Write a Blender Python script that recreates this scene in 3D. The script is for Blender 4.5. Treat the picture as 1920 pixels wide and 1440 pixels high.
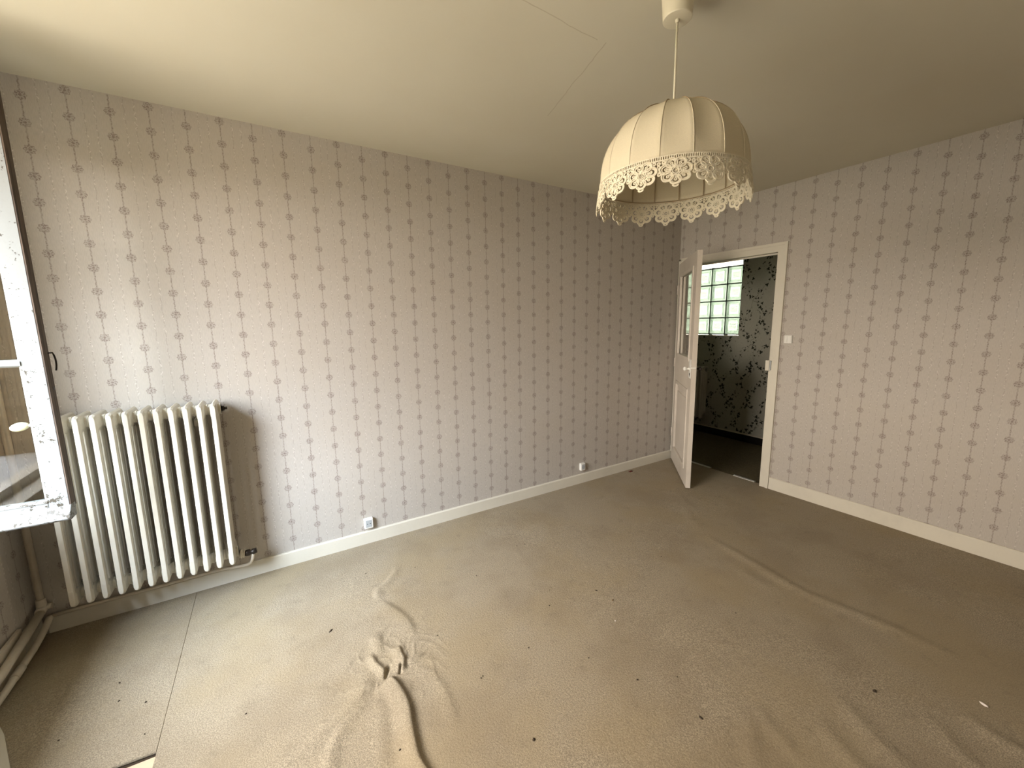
import bpy, bmesh, math, random
import numpy as np
from mathutils import Vector, Matrix

# ------------------------------------------------------------------ clear
for o in list(bpy.data.objects):
    bpy.data.objects.remove(o, do_unlink=True)
S = bpy.context.scene
C = S.collection
random.seed(7)
PI = math.pi

# ------------------------------------------------------------------ camera
F_PX, YAW, PITCH, ROLL = 751.5, .5469, .1484, -.0143
CAM = Vector((1.04, -2.6558, 1.43875))
fw = Vector((math.sin(YAW)*math.cos(PITCH), math.cos(YAW)*math.cos(PITCH), -math.sin(PITCH)))
rt = Vector((math.cos(YAW), -math.sin(YAW), 0))
up = rt.cross(fw)
r2 = rt*math.cos(ROLL)+up*math.sin(ROLL)
u2 = up*math.cos(ROLL)-rt*math.sin(ROLL)
cd = bpy.data.cameras.new('camera')
cam = bpy.data.objects.new('camera', cd); C.objects.link(cam)
cam.matrix_world = Matrix(((r2.x, u2.x, -fw.x, CAM.x), (r2.y, u2.y, -fw.y, CAM.y), (r2.z, u2.z, -fw.z, CAM.z), (0, 0, 0, 1)))
cd.sensor_fit = 'HORIZONTAL'; cd.sensor_width = 36.0; cd.lens = 36.0*F_PX/1920.0
cd.clip_start = .02; cd.clip_end = 400
S.camera = cam

# ------------------------------------------------------------------ sky and exposure
W = bpy.data.worlds.new('overcast_sky'); S.world = W; W.use_nodes = True
bg = W.node_tree.nodes['Background']
# bright haze round a veiled sun, over an even grey sky
SUN_EL, SUN_AZ = math.radians(44), math.atan2(-.78, -.62)
BASE, LOBE, POW = (8.5, 7.35, 6.2), (11.0, 15.4, 20.5), 8.0
def _w(t): return W.node_tree.nodes.new(t)
_tc, _vm, _mx, _pw = _w('ShaderNodeTexCoord'), _w('ShaderNodeVectorMath'), _w('ShaderNodeMath'), _w('ShaderNodeMath')
_vm.operation = 'DOT_PRODUCT'; _mx.operation = 'MAXIMUM'; _pw.operation = 'POWER'
_vm.inputs[1].default_value = (math.cos(SUN_EL)*math.cos(SUN_AZ), math.cos(SUN_EL)*math.sin(SUN_AZ), math.sin(SUN_EL))
_mx.inputs[1].default_value = 0; _pw.inputs[1].default_value = POW
_ma = _w('ShaderNodeVectorMath'); _ma.operation = 'MULTIPLY_ADD'; _ma.inputs[1].default_value = LOBE; _ma.inputs[2].default_value = BASE
_l = W.node_tree.links.new
_l(_tc.outputs['Generated'], _vm.inputs[0]); _l(_vm.outputs['Value'], _mx.inputs[0]); _l(_mx.outputs[0], _pw.inputs[0])
_l(_pw.outputs[0], _ma.inputs[0]); _l(_ma.outputs[0], bg.inputs[0]); bg.inputs[1].default_value = 1.0
S.view_settings.view_transform = 'Standard'; S.view_settings.look = 'None'
S.view_settings.gamma = 1.0; S.view_settings.use_curve_mapping = False
S.view_settings.exposure = 1.47
# portals: they give off no light of their own, they only point the sampler at the two openings the sky shines through
def portal(name, loc, rot, sx, sy):
    l = bpy.data.lights.new(name, 'AREA'); l.shape = 'RECTANGLE'; l.size = sx; l.size_y = sy
    l.cycles.is_portal = True
    o = bpy.data.objects.new(name, l); C.objects.link(o); o.location = loc; o.rotation_euler = rot
    return o
WY0, WY1, WZ0, WZ1 = -.41, -1.98, .69, 2.31          # the window opening
portal('window_portal', (-.41, (WY0+WY1)/2, (WZ0+WZ1)/2), (0, -PI/2, 0), WZ1-WZ0, WY0-WY1)

# ------------------------------------------------------------------ node helpers
class X:
    """a socket with arithmetic"""
    def __init__(s, nt, v): s.nt, s.v = nt, v
    def _op(s, op, *a):
        n = s.nt.nodes.new('ShaderNodeMath'); n.operation = op
        for i, q in enumerate((s,)+a):
            if isinstance(q, X): s.nt.links.new(q.v, n.inputs[i])
            else: n.inputs[i].default_value = float(q)
        return X(s.nt, n.outputs[0])
    def __add__(s, o): return s._op('ADD', o)
    def __sub__(s, o): return s._op('SUBTRACT', o)
    def __mul__(s, o): return s._op('MULTIPLY', o)
    def __truediv__(s, o): return s._op('DIVIDE', o)
    def neg(s): return s._op('MULTIPLY', -1)
    def rsub(s, c): return s.neg()+c
    def floor(s): return s._op('FLOOR')
    def fract(s): return s._op('FRACT')
    def mod(s, m): return s._op('FLOORED_MODULO', m)
    def abs(s): return s._op('ABSOLUTE')
    def sqrt(s): return s._op('SQRT')
    def sin(s): return s._op('SINE')
    def cos(s): return s._op('COSINE')
    def atan2(s, o): return s._op('ARCTAN2', o)
    def min(s, o): return s._op('MINIMUM', o)
    def max(s, o): return s._op('MAXIMUM', o)
    def lt(s, o): return s._op('LESS_THAN', o)
    def gt(s, o): return s._op('GREATER_THAN', o)
    def step(s, a, b):                                  # 0 at a, 1 at b
        n = s.nt.nodes.new('ShaderNodeMapRange'); n.interpolation_type = 'SMOOTHSTEP'
        s.nt.links.new(s.v, n.inputs[0])
        n.inputs[1].default_value = a; n.inputs[2].default_value = b
        if a > b:
            n.inputs[1].default_value = b; n.inputs[2].default_value = a
            n.inputs[3].default_value = 1; n.inputs[4].default_value = 0
        return X(s.nt, n.outputs[0])

class Mat:
    def __init__(m, name, color=(.8, .8, .8), rough=.6, spec=.3, metal=0):
        m.mat = bpy.data.materials.new(name); m.mat.use_nodes = True
        m.nt = m.mat.node_tree; m.p = m.nt.nodes['Principled BSDF']
        m.out = m.nt.nodes['Material Output']
        m.p.inputs['Base Color'].default_value = (*color, 1); m.p.inputs['Roughness'].default_value = rough
        m.p.inputs['Specular IOR Level'].default_value = spec; m.p.inputs['Metallic'].default_value = metal
    def pos(m):
        n = m.nt.nodes.new('ShaderNodeTexCoord'); return n.outputs['Object']
    def sep(m, v):
        n = m.nt.nodes.new('ShaderNodeSeparateXYZ'); m.nt.links.new(v, n.inputs[0])
        return [X(m.nt, n.outputs[i]) for i in range(3)]
    def comb(m, x, y, z):
        n = m.nt.nodes.new('ShaderNodeCombineXYZ')
        for i, q in enumerate((x, y, z)):
            if isinstance(q, X): m.nt.links.new(q.v, n.inputs[i])
            else: n.inputs[i].default_value = q
        return n.outputs[0]
    def scale(m, v, s):
        n = m.nt.nodes.new('ShaderNodeVectorMath'); n.operation = 'MULTIPLY'
        m.nt.links.new(v, n.inputs[0]); n.inputs[1].default_value = s; return n.outputs[0]
    def noise(m, v, scale, detail=2, rough=.5):
        n = m.nt.nodes.new('ShaderNodeTexNoise'); m.nt.links.new(v, n.inputs['Vector'])
        n.inputs['Scale'].default_value = scale; n.inputs['Detail'].default_value = detail
        n.inputs['Roughness'].default_value = rough
        return X(m.nt, n.outputs['Fac'])
    def voro(m, v, scale, rnd=1):
        n = m.nt.nodes.new('ShaderNodeTexVoronoi'); m.nt.links.new(v, n.inputs['Vector'])
        n.inputs['Scale'].default_value = scale; n.inputs['Randomness'].default_value = rnd
        return n
    def mix(m, fac, a, b):
        n = m.nt.nodes.new('ShaderNodeMix'); n.data_type = 'RGBA'
        for i, q in ((0, fac), (6, a), (7, b)):
            if isinstance(q, X): m.nt.links.new(q.v, n.inputs[i])
            elif isinstance(q, tuple): n.inputs[i].default_value = (*q, 1)
            elif isinstance(q, (int, float)): n.inputs[i].default_value = q
            else: m.nt.links.new(q, n.inputs[i])
        return n.outputs[2]
    def color(m, s): m.nt.links.new(s, m.p.inputs['Base Color']); return m
    def bump(m, h, strength=.3, dist=.002):
        n = m.nt.nodes.new('ShaderNodeBump'); n.inputs['Strength'].default_value = strength
        n.inputs['Distance'].default_value = dist
        m.nt.links.new(h.v, n.inputs['Height']); m.nt.links.new(n.outputs[0], m.p.inputs['Normal']); return m

DS, FV = .13788, .1078           # wallpaper: stripe pitch, flower pitch

def wallpaper(name, axis, s0, zref, base=(.475, .445, .405)):
    m = Mat(name, rough=.75, spec=.2)
    P = m.pos(); c = m.sep(P); a, z = c[axis], c[2]
    t = (a-s0)/DS+100
    col = (t+.5).floor()
    du = (t-col)*DS
    odd = col.mod(2)*.5
    fr = ((z-zref)/FV+50.5+odd).fract()-.5
    dv = fr*FV
    r = (du*du+dv*dv).sqrt(); th = dv.atan2(du)
    flat = m.comb(a, z, 0)
    vo = m.voro(flat, 170); vd = X(m.nt, vo.outputs['Distance'])
    spk = vd.step(.62, .30)
    # rosette: eight petals, a ring of gaps, a dotted heart
    edge = (th*8).cos()*.0018+.0188
    disc = (edge-r).step(-.0012, .0012)
    gap = (th*8+.6).cos().step(.25, .8)*r.step(.0085, .011)*r.step(.0185, .0165)
    ring = r.step(.0055, .0066)*r.step(.0098, .0086)
    heart = r.step(.0034, .0026)
    fl = disc*((gap*.75+ring*.6).min(1).rsub(1))*(spk*.55+.45)
    fl = fl.max(heart)
    # leafy stem joining the rosettes
    st = (du+(z*290).sin()*.0009).abs().step(.0040, .0012)*(spk*.6+.4)*.9
    # the two fine wavy vines between the stripes
    tf = t.fract()*DS
    nz = m.noise(m.comb(a*60, z*95, 0), 1.0, 1)
    vines = None; white = None
    for k, ph in ((.36, 0), (.63, 1.7)):
        wv = (z*(2*PI/.054)+ph).sin()*.0019
        d = (tf-k*DS-wv).abs()
        g = d.step(.0026, .0008)*nz.step(.42, .58)
        d2 = (tf-k*DS+(z*(2*PI/.030)+ph).sin()*.0038).abs()
        w = d2.step(.0021, .0008)*nz.step(.47, .37)
        vines = g if vines is None else vines.max(g)
        white = w if white is None else white.max(w)
    dark = fl.max(st)
    fib = m.noise(m.comb(a*420, z*45, c[1-axis]*0+3), 1.0, 2)
    mot = m.noise(P, 2.2, 3)
    b = m.mix(fib.step(.3, .7), tuple(q*.94 for q in base), tuple(min(1, q*1.04) for q in base))
    b = m.mix(mot.step(.35, .75)*.35, b, tuple(q*s for q, s in zip(base, (.97, .93, .87))))
    b = m.mix(vines*.42, b, (.30, .255, .23))
    b = m.mix(white*.6, b, (.72, .68, .64))
    b = m.mix(dark*.80, b, (.195, .148, .130))
    m.color(b)
    m.bump(fib+dark*.6, .12, .001)
    return m.mat

def paint(name, col, rough=.45, dirt=.12, dcol=None, sc=5.0, bumps=.1):
    m = Mat(name, col, rough, .35)
    P = m.pos(); n = m.noise(P, sc, 5, .6); f = m.noise(P, 60, 3)
    m.color(m.mix(n.step(.4, .8)*dirt*2+f.step(.55, .8)*dirt, col, dcol or tuple(q*.6 for q in col)))
    if bumps: m.bump(m.noise(P, 35, 3), bumps, .002)
    return m.mat

M = {}
M['paper_x'] = wallpaper('striped_floral_paper_long_wall', 0, .2485, 2.4255)
M['paper_y'] = wallpaper('striped_floral_paper_door_wall', 1, -1.1345, 2.4625)
M['paper_w'] = wallpaper('striped_floral_paper_window_wall', 1, -.09, 2.40)
M['white'] = paint('cream_gloss_paint', (.66, .63, .54), .35, .10)
M['door'] = paint('door_paint', (.62, .57, .50), .4, .18, (.36, .31, .25), 3.0)
M['plaster'] = paint('plain_plaster', (.62, .56, .46), .8, .08)
M['enamel'] = paint('radiator_enamel', (.61, .575, .49), .32, .10, (.42, .39, .30), 9.0, .05)
M['pipe'] = paint('pipe_paint', (.60, .54, .44), .4, .2, (.36, .31, .24), 12.0)
M['dark_metal'] = Mat('aged_black_metal', (.035, .028, .022), .45, .5, .6).mat
M['plastic'] = Mat('white_plastic', (.80, .80, .76), .3, .5).mat
M['grey_plastic'] = Mat('grey_plastic', (.42, .45, .47), .4, .4).mat
M['black'] = Mat('black_hole', (.01, .009, .008), .7, .2).mat
M['lamp_plastic'] = Mat('cream_plastic', (.72, .67, .52), .4, .4).mat
M['chrome'] = Mat('worn_chrome', (.6, .58, .54), .25, .5, 1).mat
M['porcelain'] = Mat('porcelain', (.72, .72, .50), .2, .5).mat
M['dark_board'] = Mat('dark_skirting', (.012, .010, .008), .4, .3).mat
M['stone'] = paint('sill_stone', (.42, .43, .43), .7, .2)

# sash paint with flaked-off patches
def sash_paint():
    m = Mat('flaking_white_paint', (.205, .218, .215), .45, .3); P = m.pos()
    c = m.sep(P)
    n = m.noise(P, 55, 4, .7); big = m.noise(P, 6, 2)
    low = c[2].step(.92, .74)*.10
    chip = (n+big*.20+low*.9).step(.735, .76)
    grey = m.noise(P, 120, 2).step(.5, .8)*.15
    b = m.mix(grey, (.205, .218, .215), (.15, .152, .14))
    m.color(m.mix(chip, b, (.055, .048, .036)))
    m.bump(chip.neg(), .5, .0015); return m.mat
M['sash'] = sash_paint()
m = Mat('bare_sash_edge', (.075, .058, .042), .7, .2); P = m.pos()
n = m.noise(m.scale(P, (30, 30, 3)), 2.0, 4)
m.color(m.mix(n.step(.4, .7), (.105, .078, .058), (.045, .035, .028))); M['sash_edge'] = m.mat

# ceiling paint with its hairline cracks
def ceiling_mat():
    m = Mat('cream_ceiling_paint', (.62, .565, .43), .7, .2); P = m.pos(); c = m.sep(P)
    wob = (m.noise(P, 9, 3)-.5)*.018
    tot = None
    pts = [[(1.55, -1.405), (1.98, -1.396), (2.215, -1.385)], [(2.255, -1.392), (2.284, -1.281), (2.31, -1.149), (2.339, -1.032), (2.385, -.839)]]
    for k, pl in enumerate(pts):
        for (x0, y0), (x1, y1) in zip(pl, pl[1:]):
            L = math.hypot(x1-x0, y1-y0); ux, uy = (x1-x0)/L, (y1-y0)/L
            px, py = c[0]-x0, c[1]-y0
            along = px*ux+py*uy
            d = (px*(-uy)+py*ux+wob).abs()
            q = d.step(.0030, .0008)*along.gt(0)*along.lt(L)
            tot = q if tot is None else tot.max(q)
    soft = m.noise(P, 1.3, 3)
    b = m.mix(soft.step(.35, .7)*.5, (.625, .59, .48), (.575, .535, .42))
    m.color(m.mix(tot*.55, b, (.40, .34, .24)))
    m.bump(m.noise(P, 14, 4), .06, .004); return m.mat
M['ceiling'] = ceiling_mat()

# carpet
def carpet_mat(name, base, shift=0.0):
    m = Mat(name, base, .95, .1); P = m.pos()
    f = m.noise(P, 330, 2); f2 = m.noise(P, 130, 3); big = m.noise(P, 1.6, 4, .55)
    st = m.noise(P, 11, 4, .65); fleck = m.voro(P, 62); fd = X(m.nt, fleck.outputs['Distance'])
    b = m.mix(f.step(.3, .7), tuple(q*.60 for q in base), tuple(q*1.34 for q in base))
    b = m.mix(f2.step(.45, .62)*.45, b, tuple(q*.66 for q in base))
    b = m.mix(big.step(.44, .66)*.55, b, tuple(q*s for q, s in zip(base, (.88, .83, .70))))
    b = m.mix(st.step(.56, .70)*.34, b, tuple(q*.58 for q in base))
    b = m.mix(fd.step(.10, .05)*m.noise(P, 9, 1).step(.50, .56)*.7, b, (.10, .07, .045))
    # walked-in grime in irregular patches
    walk = m.noise(P, 2.4, 4, .6).step(.46, .66)
    b = m.mix(walk*.35, b, tuple(q*s for q, s in zip(base, (.64, .60, .56))))
    m.color(b); m.bump(f*.5+f2, .55, .004)
    return m.mat
M['carpet'] = carpet_mat('beige_carpet_pile', (.335, .285, .208))
M['under'] = paint('tan_backing', (.58, .46, .32), .6, .2, (.40, .29, .18), 14)
m = Mat('dark_subfloor', (.05, .036, .024), .8, .1); M['subfloor'] = m.mat
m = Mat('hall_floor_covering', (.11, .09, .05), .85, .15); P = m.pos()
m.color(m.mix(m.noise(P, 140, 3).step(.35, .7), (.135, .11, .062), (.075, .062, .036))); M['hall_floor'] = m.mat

# hall paper: trailing ivy
def ivy():
    m = Mat('trailing_ivy_paper', rough=.8, spec=.15); P = m.pos(); c = m.sep(P); y, z = c[1], c[2]
    wob = m.noise(m.comb(y, z, 0), 3.2, 2)
    k1 = (((y*1.7+z*.95+wob*.55)*(1/.36)).fract()-.5).abs()
    k2 = (((y*1.7-z*.80+wob*.6+.1)*(1/.47)).fract()-.5).abs()
    band = k1.step(.20, .10).max(k2.step(.19, .10))
    flat = m.comb(y, z, 0)
    vo = m.voro(flat, 19, .9)
    dn = m.nt.nodes.new('ShaderNodeVectorMath'); dn.operation = 'SUBTRACT'
    m.nt.links.new(flat, dn.inputs[0]); m.nt.links.new(vo.outputs['Position'], dn.inputs[1])
    q = m.sep(dn.outputs[0])
    cc = m.sep(vo.outputs['Color'])
    rr = (q[0]*q[0]+q[1]*q[1]).sqrt(); th = q[1].atan2(q[0])
    size = cc[0]*.014+.010
    lobed = size*((th*3+cc[1]*6).cos()*.30+.85)
    leaf = (lobed-rr).step(-.001, .0025)*band*cc[2].step(.14, .18)
    vo2 = m.voro(flat, 38, 1); d2 = X(m.nt, vo2.outputs['Distance'])
    small = d2.step(.30, .22)*k1.step(.24, .13).max(k2.step(.24, .13))*m.noise(flat, 17, 1).step(.5, .55)
    vine = k1.step(.014, .006).max(k2.step(.014, .006))
    f = m.noise(m.comb(y*300, z*30, 0), 1, 2)
    b = m.mix(f.step(.3, .7), (.40, .385, .33), (.46, .44, .375))
    b = m.mix((small*.6).max(vine*.45), b, (.10, .105, .07))
    m.color(m.mix(leaf*.95, b, (.014, .018, .012))); return m.mat
M['ivy'] = ivy()

def glass_mat(name, tint=(.97, .99, .98), refl=1.0):
    mt = bpy.data.materials.new(name); mt.use_nodes = True; nt = mt.node_tree; nt.nodes.clear()
    o = nt.nodes.new('ShaderNodeOutputMaterial'); mx = nt.nodes.new('ShaderNodeMixShader')
    t = nt.nodes.new('ShaderNodeBsdfTransparent'); t.inputs[0].default_value = (*tint, 1)
    g = nt.nodes.new('ShaderNodeBsdfGlossy'); g.inputs['Roughness'].default_value = .02; g.inputs[0].default_value = (1, 1, 1, 1)
    fr = nt.nodes.new('ShaderNodeFresnel'); fr.inputs[0].default_value = 1.5
    mm = nt.nodes.new('ShaderNodeMath'); mm.operation = 'MULTIPLY'; mm.inputs[1].default_value = refl
    geo = nt.nodes.new('ShaderNodeNewGeometry'); fb = nt.nodes.new('ShaderNodeMath'); fb.operation = 'SUBTRACT'; fb.inputs[0].default_value = 1; fb.use_clamp = True
    nt.links.new(geo.outputs['Backfacing'], fb.inputs[1]); m2 = nt.nodes.new('ShaderNodeMath'); m2.operation = 'MULTIPLY'; m2.use_clamp = True
    nt.links.new(fr.outputs[0], mm.inputs[0]); nt.links.new(mm.outputs[0], m2.inputs[0]); nt.links.new(fb.outputs[0], m2.inputs[1]); nt.links.new(m2.outputs[0], mx.inputs[0])
    nt.links.new(t.outputs[0], mx.inputs[1]); nt.links.new(g.outputs[0], mx.inputs[2]); nt.links.new(mx.outputs[0], o.inputs[0])
    return mt
M['glass'] = glass_mat('window_glass', (.99, 1, .99), 1.5)
def block_glass():
    mt = bpy.data.materials.new('moulded_glass_block'); mt.use_nodes = True; nt = mt.node_tree; nt.nodes.clear()
    o = nt.nodes.new('ShaderNodeOutputMaterial'); mx = nt.nodes.new('ShaderNodeMixShader'); mx.inputs[0].default_value = .45
    t = nt.nodes.new('ShaderNodeBsdfTransparent'); t.inputs[0].default_value = (.50, .54, .52, 1)
    tl = nt.nodes.new('ShaderNodeBsdfTranslucent'); tl.inputs[0].default_value = (.62, .68, .64, 1)
    g = nt.nodes.new('ShaderNodeBsdfGlossy'); g.inputs['Roughness'].default_value = .1
    m2 = nt.nodes.new('ShaderNodeMixShader'); m2.inputs[0].default_value = .05
    nt.links.new(t.outputs[0], mx.inputs[1]); nt.links.new(tl.outputs[0], mx.inputs[2])
    nt.links.new(mx.outputs[0], m2.inputs[1]); nt.links.new(g.outputs[0], m2.inputs[2]); nt.links.new(m2.outputs[0], o.inputs[0])
    return mt
M['block'] = block_glass()
M['mortar'] = Mat('grey_mortar', (.17, .20, .19), .8, .2).mat

def cloth(name, col, tr=.35):
    mt = bpy.data.materials.new(name); mt.use_nodes = True; nt = mt.node_tree; p = nt.nodes['Principled BSDF']
    p.inputs['Roughness'].default_value = .85; p.inputs['Specular IOR Level'].default_value = .1
    tc = nt.nodes.new('ShaderNodeTexCoord'); w = nt.nodes.new('ShaderNodeTexNoise'); w.inputs['Scale'].default_value = 1.0
    mp = nt.nodes.new('ShaderNodeMapping'); mp.inputs['Scale'].default_value = (260, 260, 900)
    nt.links.new(tc.outputs['Object'], mp.inputs[0]); nt.links.new(mp.outputs[0], w.inputs['Vector'])
    mixc = nt.nodes.new('ShaderNodeMix'); mixc.data_type = 'RGBA'; nt.links.new(w.outputs['Fac'], mixc.inputs[0])
    mixc.inputs[6].default_value = (*[q*.86 for q in col], 1); mixc.inputs[7].default_value = (*[min(1, q*1.1) for q in col], 1)
    nt.links.new(mixc.outputs[2], p.inputs['Base Color'])
    tl = nt.nodes.new('ShaderNodeBsdfTranslucent'); nt.links.new(mixc.outputs[2], tl.inputs[0])
    mx = nt.nodes.new('ShaderNodeMixShader'); mx.inputs[0].default_value = tr
    out = nt.nodes['Material Output']
    nt.links.new(p.outputs[0], mx.inputs[1]); nt.links.new(tl.outputs[0], mx.inputs[2]); nt.links.new(mx.outputs[0], out.inputs[0])
    return mt
M['linen'] = cloth('cream_linen', (.74, .67, .50), .22)
M['lace'] = cloth('cream_lace', (.80, .74, .58), .2)
M['seam'] = cloth('cream_seam', (.76, .69, .53), .2)
M['wire'] = Mat('tan_wire', (.40, .31, .19), .6, .2).mat

# ------------------------------------------------------------------ mesh helpers
def obj(name, bm, mat, parent=None, smooth=False, loc=None):
    me = bpy.data.meshes.new(name)
    if isinstance(bm, bmesh.types.BMesh):
        bm.normal_update(); bm.to_mesh(me); bm.free()
    if mat is not None:
        for mm in (mat if isinstance(mat, (list, tuple)) else [mat]): me.materials.append(mm)
    o = bpy.data.objects.new(name, me); C.objects.link(o)
    if loc is not None: o.location = loc
    if parent is not None: o.parent = parent
    if smooth:
        for p in me.polygons: p.use_smooth = True
    return o
def empty(name, loc=(0, 0, 0), rz=0):
    o = bpy.data.objects.new(name, None); C.objects.link(o); o.location = loc; o.rotation_euler = (0, 0, rz)
    o.empty_display_size = .05; return o
def tag(o, label=None, cat=None, group=None, kind=None):
    if label: o['label'] = label
    if cat: o['category'] = cat
    if group: o['group'] = group
    if kind: o['kind'] = kind
    return o
def BM(): return bmesh.new()
def box(bm, x0, y0, z0, x1, y1, z1, mi=0, bev=0):
    t = bmesh.new()
    v = [t.verts.new((x, y, z)) for z in (min(z0, z1), max(z0, z1)) for y in (min(y0, y1), max(y0, y1)) for x in (min(x0, x1), max(x0, x1))]
    for f in ((0, 2, 3, 1), (4, 5, 7, 6), (0, 1, 5, 4), (2, 6, 7, 3), (0, 4, 6, 2), (1, 3, 7, 5)):
        t.faces.new([v[i] for i in f])
    if bev: bmesh.ops.bevel(t, geom=list(t.edges), offset=bev, segments=2, affect='EDGES', profile=.5)
    join(bm, t, mi)
def join(bm, t, mi=0, mtx=None):
    t.verts.index_update()
    vs = [bm.verts.new((mtx @ v.co) if mtx else v.co) for v in t.verts]
    for f in t.faces:
        try:
            g = bm.faces.new([vs[v.index] for v in f.verts]); g.material_index = mi; g.smooth = f.smooth
        except ValueError: pass
    t.free()
def prism(bm, poly, a0, a1, axis=2, mi=0, smooth=False):
    """extrude a 2-D outline along an axis; poly in the two other axes in order"""
    def P(p, a):
        q = list(p); q.insert(axis, a); return q
    lo = [bm.verts.new(P(p, a0)) for p in poly]; hi = [bm.verts.new(P(p, a1)) for p in poly]
    n = len(poly)
    fs = [bm.faces.new(lo[::-1]), bm.faces.new(hi)]
    for i in range(n):
        f = bm.faces.new((lo[i], lo[(i+1) % n], hi[(i+1) % n], hi[i])); f.smooth = smooth; fs.append(f)
    for f in fs: f.material_index = mi
def tube(bm, pts, r, seg=10, mi=0, caps=True):
    pts = [Vector(p) for p in pts]; rings = []
    prev = None
    for i, p in enumerate(pts):
        d = (pts[min(i+1, len(pts)-1)]-pts[max(i-1, 0)]).normalized()
        if prev is None:
            a = Vector((0, 0, 1)) if abs(d.z) < .9 else Vector((1, 0, 0))
            prev = d.cross(a).normalized()
        n = (prev-d*prev.dot(d)).normalized(); prev = n; b = d.cross(n)
        rr = r[i] if isinstance(r, (list, tuple)) else r
        rings.append([bm.verts.new(p+(n*math.cos(2*PI*k/seg)+b*math.sin(2*PI*k/seg))*rr) for k in range(seg)])
    for A, B in zip(rings, rings[1:]):
        for k in range(seg):
            f = bm.faces.new((A[k], A[(k+1) % seg], B[(k+1) % seg], B[k])); f.smooth = True; f.material_index = mi
    if caps:
        for q in (rings[0][::-1], rings[-1]):
            f = bm.faces.new(q); f.material_index = mi
def lathe(bm, prof, c=(0, 0, 0), seg=32, mi=0):
    rings = []
    for r, z in prof:
        rings.append([bm.verts.new((c[0]+max(r, 1e-4)*math.cos(2*PI*k/seg), c[1]+max(r, 1e-4)*math.sin(2*PI*k/seg), c[2]+z)) for k in range(seg)])
    for A, B in zip(rings, rings[1:]):
        for k in range(seg):
            f = bm.faces.new((A[k], A[(k+1) % seg], B[(k+1) % seg], B[k])); f.smooth = True; f.material_index = mi
def arc(p0, p1, p2, n=6):
    p0, p1, p2 = Vector(p0), Vector(p1), Vector(p2)
    return [p0*(1-t)**2+p1*2*t*(1-t)+p2*t*t for t in [i/n for i in range(n+1)]]
def struct(name, bm, mat, parent=None, **k):
    o = obj(name, bm, mat, parent, **k)
    if parent is None: o['kind'] = 'structure'
    return o

# ------------------------------------------------------------------ the room
LX, LY, H = 4.645, -3.38, 2.5
WT = .055                                              # partition thickness
HX = 5.86                                             # far wall of the hall
DY0, DY1, DZ = -.050, -.915, 1.985                    # door opening

bm = BM(); box(bm, -.40, .0, -.1, LX+WT, .15, H); struct('wall_left', bm, M['paper_x'])
bm = BM()
box(bm, LX, DY0+.03, -.1, LX+WT, 0, H); box(bm, LX, LY, -.1, LX+WT, DY1-.03, H); box(bm, LX, DY1-.03, DZ+.03, LX+WT, DY0+.03, H)
for f in bm.faces:
    f.normal_update()
    if f.normal.x > .9: f.material_index = 1
struct('wall_right', bm, [M['paper_y'], M['ivy']])
# window wall, with a splayed embrasure running down to the floor below the sill
NY0, NY1 = -.175, -2.16
bm = BM()
prism(bm, [(-.40, 0), (0, 0), (0, NY0), (-.045, WY0), (-.40, WY0)], -.1, H, 2, 0)
prism(bm, [(-.40, WY1), (-.045, WY1), (0, NY1), (0, LY), (-.40, LY)], -.1, H, 2, 0)
box(bm, -.40, WY1, -.1, -.045, WY0, WZ0-.05)
prism(bm, [(-.40, WY0), (-.045, WY0), (0, NY0), (0, NY1), (-.045, WY1), (-.40, WY1)], WZ1, H, 2, 0)
struct('wall_window', bm, M['paper_w'])
bm = BM(); box(bm, -.40, LY, -.1, LX+WT, LY-.12, H); struct('wall_rear', bm, M['paper_x'])
bm = BM(); box(bm, -.40, LY-.12, H, LX+WT, .15, H+.12); struct('ceiling', bm, M['ceiling'])
bm = BM(); box(bm, -.2, LY, -.1, LX+.05, 0, -.012); struct('floor', bm, M['subfloor'])

# baseboards
def board(name, prof_h, th, p0, p1, mat):
    """p0 -> p1 along the wall, the board stands on the left-hand side"""
    d = (Vector(p1)-Vector(p0)); L = d.length; d.normalize(); n = Vector((-d.y, d.x))
    bm = BM()
    poly = [(0, 0), (th, 0), (th, prof_h-.006), (th-.005, prof_h), (0, prof_h)]
    lo = [bm.verts.new((p0[0]+n.x*a, p0[1]+n.y*a, z)) for a, z in poly]; hi = [bm.verts.new((p1[0]+n.x*a, p1[1]+n.y*a, z)) for a, z in poly]
    k = len(poly); bm.faces.new(lo); bm.faces.new(hi[::-1])
    for i in range(k): bm.faces.new((lo[i], hi[i], hi[(i+1) % k], lo[(i+1) % k]))
    bmesh.ops.recalc_face_normals(bm, faces=list(bm.faces))
    return struct(name, bm, mat)
board('baseboard_left', .086, .014, (LX-.016, 0), (.03, 0), M['white'])
board('baseboard_right', .102, .014, (LX, LY), (LX, -.99), M['white'])
board('baseboard_window', .115, .013, (0, -.01), (0, NY0), M['white'])
board('baseboard_rear', .10, .014, (.02, LY), (LX-.02, LY), M['white'])

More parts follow.
